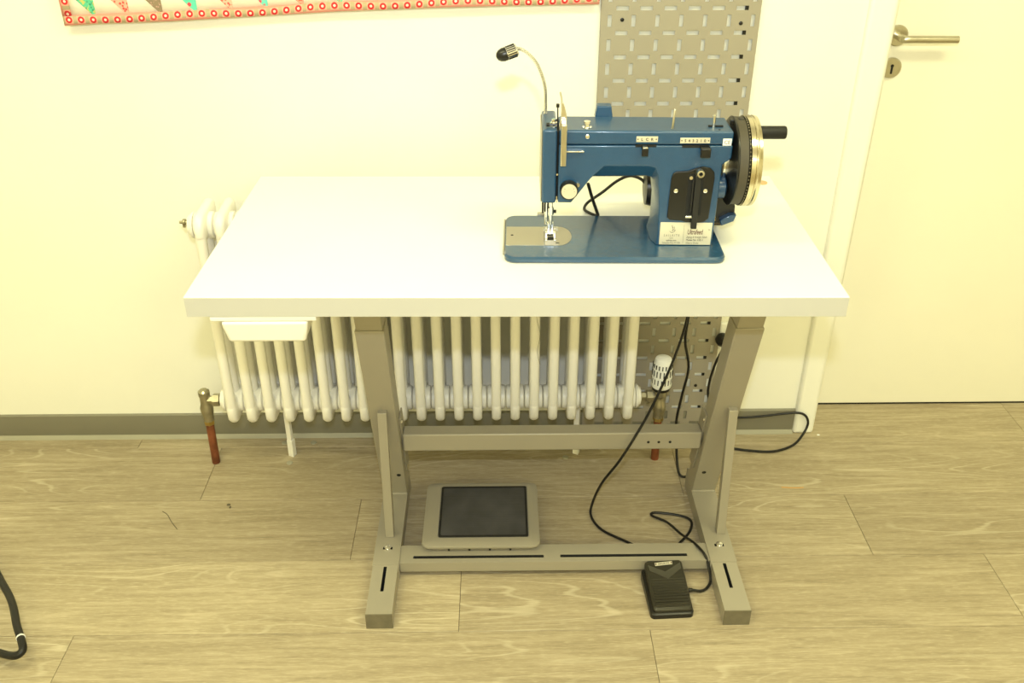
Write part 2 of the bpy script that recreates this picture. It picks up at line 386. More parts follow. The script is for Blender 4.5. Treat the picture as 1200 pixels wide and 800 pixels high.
for i, (x, z) in enumerate(AP):
    z = max(z - 0.003, qz(x) + 0.011)
    mb = MB().loft([[(x, qy(x, z) - t, z), (x, qy(x, z+0.078) - t, z+0.078), (x-0.074, qy(x-0.074, z+0.078) - t, z+0.078)] for t in (0.0035, 0.0055)])
    obj('pennant_patch', mb, PATCH[i % len(PATCH)], qroot, smooth=False)

# ------------------------------------------------------------------ perforated panel behind the radiator
PY = WY - 0.0075
PK = PY/2.25
def px_(x): return x*PK
def pz_(z): return 1.655 - (1.655 - z)*PK
px0, px1, pz0, pz1 = px_(0.2355), px_(0.602), pz_(0.045), pz_(1.36)
vslots = [(px_(0.2558 + 0.0551*i), pz_(1.0779 - 0.0551*j)) for i in range(7) for j in range(-5, 19)]
hslots = [(px_(0.2844 + 0.0551*i), pz_(1.1060 - 0.0551*j)) for i in range(6) for j in range(-5, 20)]
rects = [(x-0.0046, x+0.0046, z-0.0135, z+0.0135) for x, z in vslots] + [(x-0.0142, x+0.0142, z-0.0050, z+0.0050) for x, z in hslots]
rects = [r for r in rects if r[2] > pz0 + 0.004 and r[3] < pz1 - 0.004]
def holed_sheet(x0, x1, z0, z1, rects, y):
    xs = sorted({round(v, 5) for r in rects for v in r[:2]} | {x0, x1}); zs = sorted({round(v, 5) for r in rects for v in r[2:]} | {z0, z1})
    vs = [(x, y, z) for z in zs for x in xs]; n = len(xs); fs = []
    occ = set()
    for r in rects:
        i0, i1 = xs.index(round(r[0], 5)), xs.index(round(r[1], 5)); j0, j1 = zs.index(round(r[2], 5)), zs.index(round(r[3], 5))
        occ |= {(i, j) for i in range(i0, i1) for j in range(j0, j1)}
    for j in range(len(zs)-1):
        for i in range(n-1):
            if (i, j) not in occ: fs.append((j*n+i, j*n+i+1, (j+1)*n+i+1, (j+1)*n+i))
    return MB().add(vs, fs)
pg = thing('perforated_panel', 'grey perforated metal tool panel with staggered slots on the wall behind the blue machine', 'pegboard', (0.42, PY, pz0))
o = obj('slotted_sheet', holed_sheet(px0, px1, pz0, pz1, rects, PY), M['peg'], pg, smooth=False); solid(o, 0.0016); o.modifiers[0].offset = 1
notch = [(z, z + 0.0105) for z in [pz_(1.1060 - 0.0551*j) - 0.005 for j in range(-4, 20)]]
for x in (px0, px1):
    mb = MB(); z = pz0
    for a, b in sorted(notch) + [(pz1, pz1)]:
        mb.box(x - 0.0008, x + 0.0008, PY, PY + 0.005, z, a)
        if b < pz1: mb.box(x - 0.0008, x + 0.0008, PY + 0.0035, PY + 0.005, a, b)
        z = b
    obj('side_flange', mb, M['peg'], pg, smooth=False)
for x, z in ((0.2847, 1.1907), (0.5594, 1.1823), (0.5525, 0.1872), (0.2847, 0.19)):
    obj('screw', MB().lathe([(0, 0.0048), (-0.002, 0.0045), (-0.003, 0.002)], (px_(x), PY - 0.0008, pz_(z)), (0, 1, 0), 12), M['black'], pg)
for j in range(-3, 19):
    z = pz_(1.1060 - 0.0551*j)
    obj('clip', MB().box(px_(0.5665), px_(0.5755), PY + 0.001, PY + 0.005, z - 0.006, z + 0.006), M['black'], pg, smooth=False)

# ------------------------------------------------------------------ radiator
rad = thing('radiator', 'cream enamel column radiator under the table with copper feed pipes', 'radiator', (-0.2, 2.157, 0))
RP = (0.343 + 0.718)/21; R0 = -0.720
def rad_section():
    mb = MB(); r = 0.0132
    for y in (2.103, 2.157, 2.211):
        mb.tube([(0, y, 0.225), (0, y, 0.72)], r, 12, sub=1)
    for zc, s in ((0.215, -1), (0.727, 1)):
        # flattened header: capsule swept between front and back tubes
        def lp(y, hw, lo, hi):
            L = []
            for k in range(16):
                a = 2*PI*k/16; cx, cz = math.cos(a), math.sin(a)
                h = hi if cz*s > 0 else lo; rr = min(hw, h)
                L.append((hw*cx, y, zc + ((h - rr) + rr*abs(cz))*(1 if cz > 0 else -1)))
            return L
        ys = [2.0885, 2.0905, 2.096, 2.104, 2.114, 2.135, 2.157, 2.18, 2.20, 2.210, 2.218, 2.2235, 2.2255]
        hw = [0.003, 0.0080, 0.0118, 0.0132, 0.0132, 0.0132, 0.0132, 0.0132, 0.0132, 0.0132, 0.0118, 0.0080, 0.003]
        hi = [0.006, 0.020, 0.034, 0.042, 0.046, 0.047, 0.048, 0.049, 0.052, 0.050, 0.044, 0.028, 0.008]
        lo = [0.004, 0.012, 0.018, 0.022, 0.024, 0.026, 0.027, 0.026, 0.024, 0.022, 0.018, 0.012, 0.004]
        mb.loft([lp(y, w_, l_, h_) for y, w_, h_, l_ in zip(ys, hw, hi, lo)])
        mb.lathe([(-RP/2 + 0.0006, 0.029), (-RP/2 + 0.003, 0.033), (-0.012, 0.034), (0, 0.030), (0.012, 0.034), (RP/2 - 0.003, 0.033), (RP/2 - 0.0006, 0.029)], (0, 2.157, zc), (1, 0, 0), 20)
    return mb
sec0 = obj('radiator_section', rad_section(), M['radiator'], rad, loc=(0, 2.157, 0), angle=50)
sec0.location.x = R0 - WL[rad].x
for i in range(1, 22):
    c = sec0.copy(); COL.objects.link(c); c.parent = rad; c.location = (R0 + RP*i - WL[rad].x, 0, 0)
RE = R0 + RP*21 + RP/2; RL = R0 - RP/2
for x, sgn, z in ((RL, -1, 0.727), (RL, -1, 0.215), (RE, 1, 0.727), (RE, 1, 0.215)):
    obj('end_bush', MB().lathe([(0, 0.031), (0.004, 0.033), (0.008, 0.031), (0.009, 0.025), (0.014, 0.0245), (0.016, 0.018)], (x, 2.157, z), (sgn, 0, 0), 20), M['radiator'], rad)
obj('bleed_valve', MB().lathe([(0, 0.006), (0.008, 0.006), (0.009, 0.0085), (0.015, 0.0085), (0.017, 0.004), (0.024, 0.0035)], (RL - 0.014, 2.157, 0.734), (-1, 0, 0), 12).box(RL - 0.030, RL - 0.024, 2.152, 2.162, 0.722, 0.734), M['nickel'], rad)
# return valve, left
vx = -0.806
vl = obj('return_valve', MB().lathe([(0, 0.011), (0.004, 0.014), (0.022, 0.0145), (0.030, 0.017), (0.046, 0.018), (0.06, 0.014), (0.08, 0.0135), (0.086, 0.0155), (0.098, 0.0155), (0.103, 0.010)], (vx, 2.157, 0.142), (0, 0, 1), 16)
         .lathe([(0, 0.012), (0.018, 0.012), (0.019, 0.018), (0.036, 0.018), (0.038, 0.013), (0.05, 0.013)], (vx + 0.004, 2.157, 0.212), (1, 0, 0), 6), M['nickel'], rad)
obj('brass_nut', MB().lathe([(0, 0.0125), (0.002, 0.0145), (0.012, 0.0145), (0.014, 0.0125)], (vx, 2.157, 0.132), (0, 0, 1), 6), M['brass'], rad, smooth=False)
obj('copper_pipe', MB().cyl((vx - 0.003, 2.157, 0.0), (vx, 2.157, 0.136), 0.0112, 16), M['copper'], rad)
# thermostatic valve, right
tx = 0.436; ty = 2.157
tv = obj('thermostat_valve', MB().lathe([(0, 0.012), (0.004, 0.015), (0.018, 0.0145), (0.026, 0.018), (0.044, 0.0185), (0.056, 0.013), (0.07, 0.013), (0.076, 0.018), (0.098, 0.018)], (tx, ty, 0.142), (0, 0, 1), 16)
         .lathe([(0, 0.012), (0.02, 0.012), (0.021, 0.017), (0.037, 0.017), (0.04, 0.012), (0.052, 0.012)], (tx, ty, 0.214), (-1, 0, 0), 6), M['nickel'], rad)
obj('brass_nut', MB().lathe([(0, 0.0125), (0.002, 0.0145), (0.012, 0.0145), (0.014, 0.0125)], (tx, ty, 0.132), (0, 0, 1), 6), M['brass'], rad, smooth=False)
obj('copper_pipe', MB().cyl((tx + 0.001, ty, 0.0), (tx, ty, 0.136), 0.0112, 16), M['copper'], rad)
th = obj('thermostat_head', MB().lathe([(0, 0.022), (0.004, 0.0265), (0.012, 0.0282), (0.060, 0.0272), (0.080, 0.0245), (0.090, 0.021), (0.094, 0.014), (0.095, 0.003)], (tx, ty, 0.244), (0, 0, 1), 28), M['white_plastic'], rad)
obj('collar_ring', MB().lathe([(0, 0.020), (0.001, 0.0235), (0.009, 0.0235), (0.01, 0.02)], (tx, ty, 0.236), (0, 0, 1), 24), M['black'], th)
mb = MB()
for rowz, hh, n, ph in ((0.262, 0.016, 18, 0), (0.286, 0.018, 18, 0.5), (0.309, 0.012, 18, 0)):
    for k in range(n):
        a = 2*PI*(k+ph)/n; rr = 0.0277 if rowz < 0.3 else 0.0266
        c = Vector((tx + rr*math.cos(a), ty + rr*math.sin(a), rowz)); u = Vector((-math.sin(a), math.cos(a), 0)); nrm = Vector((math.cos(a), math.sin(a), 0))
        mb.loft([[c - u*0.0013 + nrm*t, c + u*0.0013 + nrm*t, c + u*0.0013 + nrm*t + Vector((0,0,hh)), c - u*0.0013 + nrm*t + Vector((0,0,hh))] for t in (-0.003, 0.0006)])
g = obj('vent_slots', mb, M['black_matte'], th, smooth=False)
for x in (-0.598, 0.2145):
    obj('support_bracket', MB().prism_xy([(x-0.010, 2.185), (x+0.004, 2.178), (x+0.008, 2.190), (x-0.006, 2.197)], 0.0, 0.205).prism_xy([(x-0.011, 2.183), (x+0.005, 2.175), (x+0.011, 2.191), (x-0.005, 2.199)], 0.0, 0.055), M['radiator'], rad, bevel=0.001)
# loose thread hanging on the radiator
tag(obj('thread', MB().tube([(0.090, 2.082, 0.60), (0.0912, 2.082, 0.5036), (0.1005, 2.083, 0.454), (0.0945, 2.083, 0.4087), (0.0965, 2.084, 0.385), (0.1019, 2.084, 0.3623)], 0.0005, 5), M['thread'], loc=(0.09, 2.082, 0.36)), 'thin dark loose thread hanging down over the radiator columns', 'thread')

# ------------------------------------------------------------------ table on its steel stand
TX0, TX1, TY0, TY1, TZ = -0.567, 0.633, 1.509, 2.121, 0.862
tb = thing('sewing_table', 'white topped table on a grey steel stand with two leaning legs', 'table', (0.03, 1.80, 0))
tt_ = obj('tabletop', MB().box(TX0, TX1, TY0, TY1, TZ - 0.041, TZ), M['laminate'], tb, bevel=0.0018)
sfe_ = obj('shaded_front_edge', MB().box(TX0 + 0.001, TX1 - 0.001, TY0 - 0.0006, TY0 + 0.001, TZ - 0.0395, TZ - 0.0015), M['shaded_front_edge'], tb, smooth=False)  # thin strip over the front face carrying its painted shade
hc_ = obj('hole_cap', MB().lathe([(0, 0.012), (0.002, 0.012), (0.003, 0.009)], (0.604, 2.0755, TZ), (0, 0, 1), 20), M['cap'], tb)
for o_ in (tt_, sfe_, hc_): o_.rotation_euler.z = math.radians(-0.75)      # the top sits a touch askew on its stand
dr = obj('drawer', MB().loft([[(-0.503, 1.520, 0.765), (-0.361, 1.520, 0.765), (-0.361, 1.80, 0.765), (-0.503, 1.80, 0.765)],
                              [(-0.512, 1.514, 0.811), (-0.352, 1.514, 0.811), (-0.352, 1.81, 0.811), (-0.512, 1.81, 0.811)]]), M['tray'], tb, bevel=0.006, seg=3)
obj('drawer_rail', MB().box(-0.530, -0.336, 1.516, 1.82, 0.8115, 0.8205), M['tray'], dr, bevel=0.002)
FS, FE = 0.046, 1.69
def colf(z): return 1.955 - 0.335*(z - 0.045)
for side, cx in ((-1, -0.2795), (1, 0.5335)):
    hw = 0.0315
    ft = obj('foot', MB().slab_hole(cx-hw, cx+hw, FE, 2.035, 0.0, FS, [(cx-0.011, cx+0.011, 1.744, 1.752)], 0.02), [M['steel_paint'], M['dark']], tb, bevel=0.0015)
    obj('foot_extension', MB().slab_hole(cx-hw+0.0015, cx+hw-0.0015, 1.5345, FE + 0.01, 0.0015, FS - 0.0018, [(cx-0.0035, cx+0.0035, 1.606, 1.686)], 0.02), [M['steel_paint'], M['dark']], ft, bevel=0.0012)
    obj('end_cap', MB().box(cx-hw+0.0012, cx+hw-0.0012, 1.533, 1.5352, 0.001, FS - 0.0015), M['steel_cut'], ft)
    obj('bolt', MB().lathe([(0, 0.0085), (0.003, 0.0085), (0.0032, 0.0065), (0.0065, 0.006), (0.008, 0.003)], (cx, 1.748, FS), (0, 0, 1), 14), M['chrome'], ft)
    # triangular gusset at the back end of the foot
    xi = cx + 0.0315*(1 if side < 0 else -1)
    obj('gusset', MB().prism_yz([(1.975, FS), (2.035, FS), (2.035, 0.060), (2.012, 0.075), (1.985, 0.075)], cx - hw + 0.001, cx + hw - 0.001), M['steel_paint'], ft, bevel=0.001)
    # leaning leg: outer sleeve, inner telescopic tube
    z1 = 0.655; zt = 0.8165
    lg = obj('leg', MB().loft([[(cx-hw, colf(FS), FS), (cx+hw, colf(FS), FS), (cx+hw, colf(FS)+0.062, FS), (cx-hw, colf(FS)+0.062, FS)],
                               [(cx-hw, colf(z1), z1), (cx+hw, colf(z1), z1), (cx+hw, colf(z1)+0.062, z1-0.0), (cx-hw, colf(z1)+0.062, z1)]]), M['steel_paint'], tb, bevel=0.0022)
    q = 0.003
    obj('inner_tube', MB().loft([[(cx-hw+q, colf(z)+q, z), (cx+hw-q, colf(z)+q, z), (cx+hw-q, colf(z)+0.062-q, z), (cx-hw+q, colf(z)+0.062-q, z)] for z in (z1 - 0.03, zt)]), M['steel_paint'], lg, bevel=0.002)
    obj('leg_hole', MB().lathe([(0, 0.0055), (-0.0006, 0.0055)], (cx + 0.012*side*-1 - (0.0 if side > 0 else -0.004), colf(0.13), 0.13), (0, 1, 0.335), 14), M['dark'], lg)
    obj('weld', MB().tube([(cx-hw+0.002, colf(FS)-0.001, FS+0.001), (cx-0.01, colf(FS)-0.0018, FS+0.0015), (cx+0.01, colf(FS)-0.001, FS+0.0012), (cx+hw-0.002, colf(FS)-0.0014, FS+0.001)], 0.0028, 8), M['steel_paint'], lg)
    sx = cx + (hw + 0.002)
    obj('side_screw', MB().lathe([(0, 0.006), (0.003, 0.0055), (0.004, 0.002)], (cx + hw if side > 0 else cx - hw, colf(0.52) + 0.03, 0.52), (1 if side > 0 else -1, 0, 0), 12), M['chrome'], lg)
    # upright square brace between foot and leg
    bx = cx + (0.001 if side < 0 else 0.012)
    obj('brace', MB().loft([[(bx-0.0105, 1.786, FS), (bx+0.0105, 1.786, FS), (bx+0.0105, 1.808, FS), (bx-0.0105, 1.808, FS)],
                            [(bx-0.0105, 1.825, 0.392), (bx+0.0105, 1.825, 0.392), (bx+0.0105, 1.842, 0.392), (bx-0.0105, 1.842, 0.392)]]), M['steel_paint'], tb, bevel=0.001)
    # plate that carries the crossbar
    xa = cx + hw*(1 if side < 0 else -1); xb = xa + 0.004*(1 if side < 0 else -1)
    obj('joint_plate', MB().prism_yz([(colf(z) + d, z) for z, d in ((0.335, 0.028), (0.12, 0.028), (0.12, 0.075), (0.335, 0.075))], min(xa, xb), max(xa, xb)), M['steel_paint'], tb, bevel=0.0008)
    for z in (0.315, 0.262):
        obj('bolt', MB().lathe([(0, 0.0045), (0.003, 0.004)], (xb, colf(z) + 0.036, z), (1 if side < 0 else -1, 0, 0), 10), M['chrome'], tb)
    obj('top_bracket', MB().box(cx - 0.028, cx + 0.028, 1.60, 2.04, 0.8155, 0.8209), M['steel_paint'], tb)
obj('crossbar', MB().box(-0.244, 0.498, 1.902, 1.942, 0.223, 0.274), M['steel_paint'], tb, bevel=0.004, seg=3)
for x in (0.366, 0.392, 0.420):
    obj('crossbar_hole', MB().lathe([(0, 0.0036), (-0.0006, 0.0036)], (x, 1.902, 0.246), (0, 1, 0), 10), M['dark'], tb)
obj('footbar', MB().slab_hole(-0.248, 0.502, 1.699, 1.760, 0.012, 0.042, [(-0.214, 0.1006, 1.7165, 1.7225), (0.1425, 0.4499, 1.7165, 1.7225)], 0.02), [M['steel_paint'], M['dark']], tb, bevel=0.003, seg=3)

# ------------------------------------------------------------------ treadle plate on the footbar
def rrect(x0, x1, y0, y1, r, n=5):
    P = []
    for cx, cy, a0 in ((x1-r, y0+r, -PI/2), (x1-r, y1-r, 0), (x0+r, y1-r, PI/2), (x0+r, y0+r, PI)):
        for k in range(n+1): a = a0 + PI/2*k/n; P.append((cx + r*math.cos(a), cy + r*math.sin(a)))
    return P
TZ0 = 0.043
def tilt(y): return TZ0 + 0.0 + (y - 1.735)*0.0
tp = thing('treadle_plate', 'silver framed foot treadle plate with black rubber mat on the footbar', 'foot treadle', (-0.05, 1.735, TZ0))
outer = rrect(-0.196, 0.093, 1.734, 1.978, 0.018); inner = rrect(-0.158, 0.066, 1.766, 1.962, 0.006)
zt = 0.0615
mb = MB(); n = len(outer)
low = rrect(-0.176, 0.073, 1.741, 1.972, 0.014)
L = [[(x, y, TZ0) for x, y in low], [(x, y, zt - 0.006) for x, y in outer], [(x, y, zt - 0.0015) for x, y in rrect(-0.1955, 0.0925, 1.7345, 1.9775, 0.018)], [(x, y, zt) for x, y in rrect(-0.193, 0.090, 1.737, 1.975, 0.017)],
     [(x, y, zt) for x, y in inner], [(x, y, zt - 0.004) for x, y in inner]]
mb.loft(L)
obj('treadle_frame', mb, M['steel_paint'], tp, angle=30)
mt = obj('rubber_mat', MB().prism_xy(rrect(-0.1565, 0.0645, 1.7675, 1.9605, 0.005), zt - 0.004, zt + 0.0004), M['black'], tp, bevel=0.001)
for k in range(4):
    obj('frame_hole', MB().lathe([(0, 0.0028), (-0.004, 0.0028)], (-0.1297 + 0.05*k, 1.7392, 0.0495), (0, 1, 0.35), 10), M['dark'], tp)
def mat_tread():
    k = NT('ribbed_black_rubber'); b = k.b; b.inputs['Base Color'].default_value = (0.042, 0.041, 0.042, 1); b.inputs['Roughness'].default_value = 0.5
    tc = k.n('ShaderNodeTexCoord'); m = k.n('ShaderNodeMapping'); m.inputs['Scale'].default_value = (3, 420, 1); k.l(tc.outputs['Object'], m.inputs['Vector'])
    nz = k.n('ShaderNodeTexNoise'); nz.inputs['Scale'].default_value = 1; k.l(m.outputs[0], nz.inputs['Vector'])
    bp = k.n('ShaderNodeBump'); bp.inputs['Strength'].default_value = 0.25; bp.inputs['Distance'].default_value = 0.002
    k.l(nz.outputs[0], bp.inputs['Height']); k.l(bp.outputs[0], b.inputs['Normal'])
    n3 = k.n('ShaderNodeTexNoise'); n3.inputs['Scale'].default_value = 9; n3.inputs['Detail'].default_value = 6; k.l(tc.outputs['Object'], n3.inputs['Vector'])
    k.l(k.ramp(n3.outputs[0], [(0.4, (0.040, 0.039, 0.040, 1)), (0.7, (0.075, 0.074, 0.078, 1))]), b.inputs['Base Color'])
    return k.m
mt.data.materials[0] = mat_tread()
# outline groove round the mat
obj('mat_border', MB().loft([[(x, y, z) for x, y in rrect(a, b_, c, d, 0.005)] for a, b_, c, d, z in ((-0.1565, 0.0645, 1.7675, 1.9605, zt+0.0003), (-0.1565, 0.0645, 1.7675, 1.9605, zt+0.0016), (-0.1515, 0.0595, 1.7725, 1.9555, zt+0.0016), (-0.1515, 0.0595, 1.7725, 1.9555, zt+0.0003))], caps=False), M['black_matte'], mt, smooth=False)

# ------------------------------------------------------------------ speed pedal
pc = Vector((0.388, 1.6245, 0)); pr_ = math.radians(3)
pd = thing('speed_pedal', 'black ribbed plastic foot speed pedal on the floor by the right foot', 'pedal', pc)
def pp(x, y, z): return pc + Vector((x, y, z))
bw, bl = 0.050, 0.070
def pl(x0, x1, y0, y1, r, zf): return [pp(x, y, zf(y)) for x, y in rrect(x0, x1, y0, y1, r)]
obj('pedal_base', MB().loft([pl(-bw, bw, -bl, bl, 0.010, lambda y: 0.0), pl(-bw, bw, -bl, bl, 0.010, lambda y: 0.012 + 0.010*(y+bl)/(2*bl)), pl(-bw+0.003, bw-0.003, -bl+0.003, bl-0.003, 0.009, lambda y: 0.014 + 0.011*(y+bl)/(2*bl))]), M['black'], pd)
zt2 = lambda y: 0.026 + 0.026*(y+bl)/(2*bl)
trd = obj('pedal_tread', MB().loft([pl(-bw+0.006, bw-0.003, -bl+0.005, bl-0.002, 0.008, lambda y: 0.010), pl(-bw+0.006, bw-0.003, -bl+0.005, bl-0.002, 0.008, lambda y: zt2(y) - 0.005), pl(-bw+0.009, bw-0.006, -bl+0.009, bl-0.005, 0.007, zt2)]), M['pedal'], pd, angle=28)
for k in range(10):
    y = -bl + 0.013 + 0.0078*k; h = 0.0030 - 0.00022*k
    obj('rib', MB().prism_yz([(pc.y + y, zt2(y) - 0.001), (pc.y + y + 0.0012, zt2(y) + h), (pc.y + y + 0.0042, zt2(y) + h + 0.0004), (pc.y + y + 0.006, zt2(y) - 0.0006)], pc.x - bw + 0.013, pc.x + bw - 0.009), M['pedal'], trd)
yv = 0.022
V = [(-0.038, 0.054), (0.0, 0.034), (0.040, 0.058), (0.040, 0.042), (0.003, 0.014), (-0.036, 0.038)]
obj('chevron', MB().loft([[pp(x + 0.001, y, zt2(y) + t) for x, y in V] for t in (-0.001, 0.0008)]), mat('worn_grey_plastic', (0.050, 0.047, 0.034, 1), 0.4), trd, smooth=False)
lab = obj('name_strip', MB().loft([[pp(x, y, zt2(y) + t) for x, y in ((-0.020, 0.0510), (0.022, 0.0540), (0.022, 0.0620), (-0.020, 0.0590))] for t in (-0.001, 0.001)]), M['plate'], trd, smooth=False)
sl = (zt2(0.07) - zt2(0.05))/0.02
text('SAILRITE', 0.0062, pp(0.001, 0.0540, zt2(0.0540) + 0.0012), (1, 0.07, 0), (0, 1, sl), M['ink'], 'lettering', lab, align='CENTER', xs=1.15)
for sx_ in (-0.0178, 0.0198):
    obj('red_mark', MB().loft([[pp(sx_ + a, 0.0565 + 0.07*sx_ + b_, zt2(0.0565 + b_) + t) for a, b_ in ((-0.0012, -0.002), (0.0012, -0.002), (0.0012, 0.002), (-0.0012, 0.002))] for t in (0.0, 0.0016)]), M['ink_red'], lab, smooth=False)
pd.rotation_euler.z = pr_
# pedal cord: out of the pedal, loops over the footbar, behind it, up to the table's back edge
def pw(x, y, z):
    v = Vector((x, y, 0)); c, s_ = math.cos(pr_), math.sin(pr_); return (pc.x + x*c - y*s_, pc.y + x*s_ + y*c, z)
st = pw(bw - 0.002, 0.006, 0.010)
relief = obj('strain_relief', MB().lathe([(0, 0.0055), (0.004, 0.0055), (0.0042, 0.0042), (0.006, 0.0042), (0.0062, 0.0055), (0.009, 0.0055), (0.0092, 0.0042), (0.011, 0.0042), (0.0112, 0.005), (0.015, 0.0045)], (pc.x + bw - 0.002, pc.y + 0.006, 0.010), (1, 0, 0), 12), M['black'], pd)
CR = 0.0034
cordp = [(st[0] + 0.014, st[1] + 0.001, 0.010), (0.470, 1.634, 0.006), (0.487, 1.644, 0.005), (0.501, 1.668, 0.006), (0.4985, 1.690, 0.030), (0.492, 1.712, 0.046), (0.480, 1.742, 0.047), (0.470, 1.775, 0.036),
         (0.4545, 1.822, 0.016), (0.428, 1.876, 0.008), (0.394, 1.905, 0.005), (0.404, 1.9185, 0.004), (0.4631, 1.9065, 0.0045), (0.492, 1.885, 0.0045), (0.482, 1.844, 0.0045), (0.448, 1.800, 0.0045), (0.42, 1.768, 0.0045),
         (0.384, 1.762, 0.0045), (0.3468, 1.785, 0.0045), (0.3068, 1.814, 0.0045), (0.2563, 1.853, 0.005), (0.2342, 1.903, 0.006), (0.2385, 1.935, 0.022), (0.257, 1.915, 0.105), (0.295, 1.887, 0.20), (0.330, 1.888, 0.275), (0.372, 1.935, 0.325), (0.430, 2.02, 0.400), (0.470, 2.105, 0.445), (0.484, 2.133, 0.50), (0.484, 2.1295, 0.60), (0.482, 2.129, 0.85), (0.481, 2.120, 0.868), (0.478, 2.09, 0.8665), (0.455, 1.98, 0.8665), (0.44, 1.925, 0.882)]
tag(obj('pedal_cord', MB().tube(cordp, CR, 8, sub=5), M['cable'], loc=(0.46, 1.62, 0.0)), 'black cord looping from the foot pedal up to the table back edge', 'cord')
# mains cord: down the panel, behind the right leg, along the skirting and up to the socket
mp = [(0.452, 1.985, 0.8665), (0.490, 2.09, 0.8665), (0.492, 2.120, 0.868), (0.491, 2.130, 0.85), (0.489, 2.134, 0.60), (0.4873, 2.145, 0.4618), (0.4873, 2.15, 0.3897), (0.504, 2.15, 0.31), (0.4954, 2.15, 0.2278), (0.4865, 2.15, 0.143), (0.489, 2.140, 0.085), (0.490, 2.09, 0.02), (0.500, 2.068, 0.0045), (0.530, 2.080, 0.0045),
      (0.575, 2.150, 0.0045), (0.640, 2.195, 0.0045), (0.705, 2.185, 0.0045), (0.780, 2.178, 0.0045), (0.845, 2.205, 0.006), (0.885, 2.245, 0.018), (0.898, 2.258, 0.045), (0.888, 2.260, 0.070), (0.865, 2.262, 0.080), (0.82, 2.266, 0.074), (0.76, 2.266, 0.066), (0.695, 2.266, 0.062), (0.63, 2.262, 0.075), (0.596, 2.255, 0.14), (0.590, 2.245, 0.20), (0.598, 2.235, 0.27), (0.612, 2.228, 0.322), (0.6135, 2.232, 0.333)]
mc = tag(obj('mains_cord', MB().tube(mp, 0.0036, 8, sub=5), M['cable'], loc=(0.50, 2.07, 0.0)), 'black mains cord running behind the right leg to the wall socket', 'cord')
obj('plug', MB().lathe([(0, 0.018), (0.004, 0.0195), (0.018, 0.018), (0.026, 0.012), (0.034, 0.006)], (0.6135, 2.2625, 0.333), (0, -1, 0), 18), M['black'], mc)
so = tag(obj('wall_socket', MB().box(0.609, 0.690, 2.270, WY + 0.001, 0.292, 0.375), M['white_plastic'], loc=(0.65, WY, 0.333), bevel=0.004), 'white wall socket beside the right table leg holding the black plug', 'socket')
obj('socket_ring', MB().lathe([(0, 0.0215), (-0.002, 0.0205), (-0.0021, 0.019)], (0.6485, 2.270, 0.333), (0, 1, 0), 20), M['white_plastic'], so)

# ------------------------------------------------------------------ thick cable at the left, threads on the floor
cb = tag(obj('black_cable', MB().tube([(-1.75, 1.96, 0.010), (-1.45, 1.86, 0.012), (-1.28, 1.765, 0.022), (-1.171, 1.645, 0.035), (-1.118, 1.577, 0.045), (-1.076, 1.507, 0.052), (-1.046, 1.462, 0.054), (-1.034, 1.438, 0.050), (-1.046, 1.428, 0.044), (-1.080, 1.440, 0.036), (-1.135, 1.470, 0.024), (-1.25, 1.53, 0.012), (-1.60, 1.66, 0.010)], 0.0085, 12, sub=6), M['cable'], loc=(-1.25, 1.6, 0.0)), 'thick black cable looped on the floor at the left with a white tie', 'cable')
obj('cable_tie', MB().lathe([(-0.0018, 0.0092), (-0.0018, 0.0098), (0.0018, 0.0098), (0.0018, 0.0092)], (-1.050, 1.4685, 0.054), (0.55, -0.83, 0.02), 14), M['white_plastic'], cb)
tag(obj('thread', MB().tube([(-0.897, 1.945, 0.0008), (-0.880, 1.932, 0.0008), (-0.862, 1.905, 0.0008), (-0.838, 1.875, 0.0008)], 0.0009, 5), M['thread'], loc=(-0.87, 1.91, 0)), 'short dark thread lying on the floor left of the table', 'thread')
tag(obj('thread', MB().tube([(0.765, 2.022, 0.0008), (0.80, 2.019, 0.0008), (0.825, 2.020, 0.0008)], 0.0009, 5), M['orange_thread'], loc=(0.79, 2.02, 0)), 'short orange thread lying on the floor right of the table', 'thread')
tag(obj('fluff', MB().ball((-0.728, 1.968, 0.0025), 0.0055, 8, sq=(1, 0.7, 0.35)).ball((-0.722, 1.958, 0.002), 0.004, 8, sq=(0.6, 1.2, 0.4)), M['thread'], loc=(-0.728, 1.968, 0)), 'small grey fluff speck on the floor below the copper pipe', 'fluff')
tag(obj('paper_scrap', MB().loft([[(0.937 + a, 2.262 + b_, t) for a, b_ in ((-0.004, -0.003), (0.004, -0.002), (0.003, 0.003), (-0.003, 0.003))] for t in (0.0, 0.0012)]), M['sticker'], loc=(0.937, 2.262, 0), smooth=False), 'tiny white paper scrap on the floor by the door frame', 'scrap')

# ------------------------------------------------------------------ sewing machine
BZ = TZ + 0.0125                      # top of the bed
FY = 1.7027                           # front face of the arm
sm = thing('sewing_machine', 'blue metal sewing machine with hand wheel standing on the white table', 'sewing machine', (0.22, 1.745, TZ))
bed = rrect(0.010, 0.437, 1.643, 1.852, 0.022, 6)
chf = [(x, y) for x, y in bed]
bd = obj('bed', MB().loft([[(x, y, TZ + 0.001) for x, y in rrect(0.012, 0.435, 1.646, 1.850, 0.020, 6)], [(x, y, TZ + 0.003) for x, y in bed], [(x, y, BZ - 0.0035) for x, y in bed], [(x, y, BZ) for x, y in rrect(0.0125, 0.4345, 1.6475, 1.8495, 0.0205, 6)]]), M['bed'], sm, angle=25)
obj('bed_end_plate', MB().box(0.0070, 0.0105, 1.680, 1.836, TZ + 0.001, BZ - 0.002), M['satin'], bd, bevel=0.001)
obj('hinge', MB().box(0.077, 0.096, 1.8505, 1.860, TZ + 0.001, BZ + 0.004), M['satin'], bd, bevel=0.001)
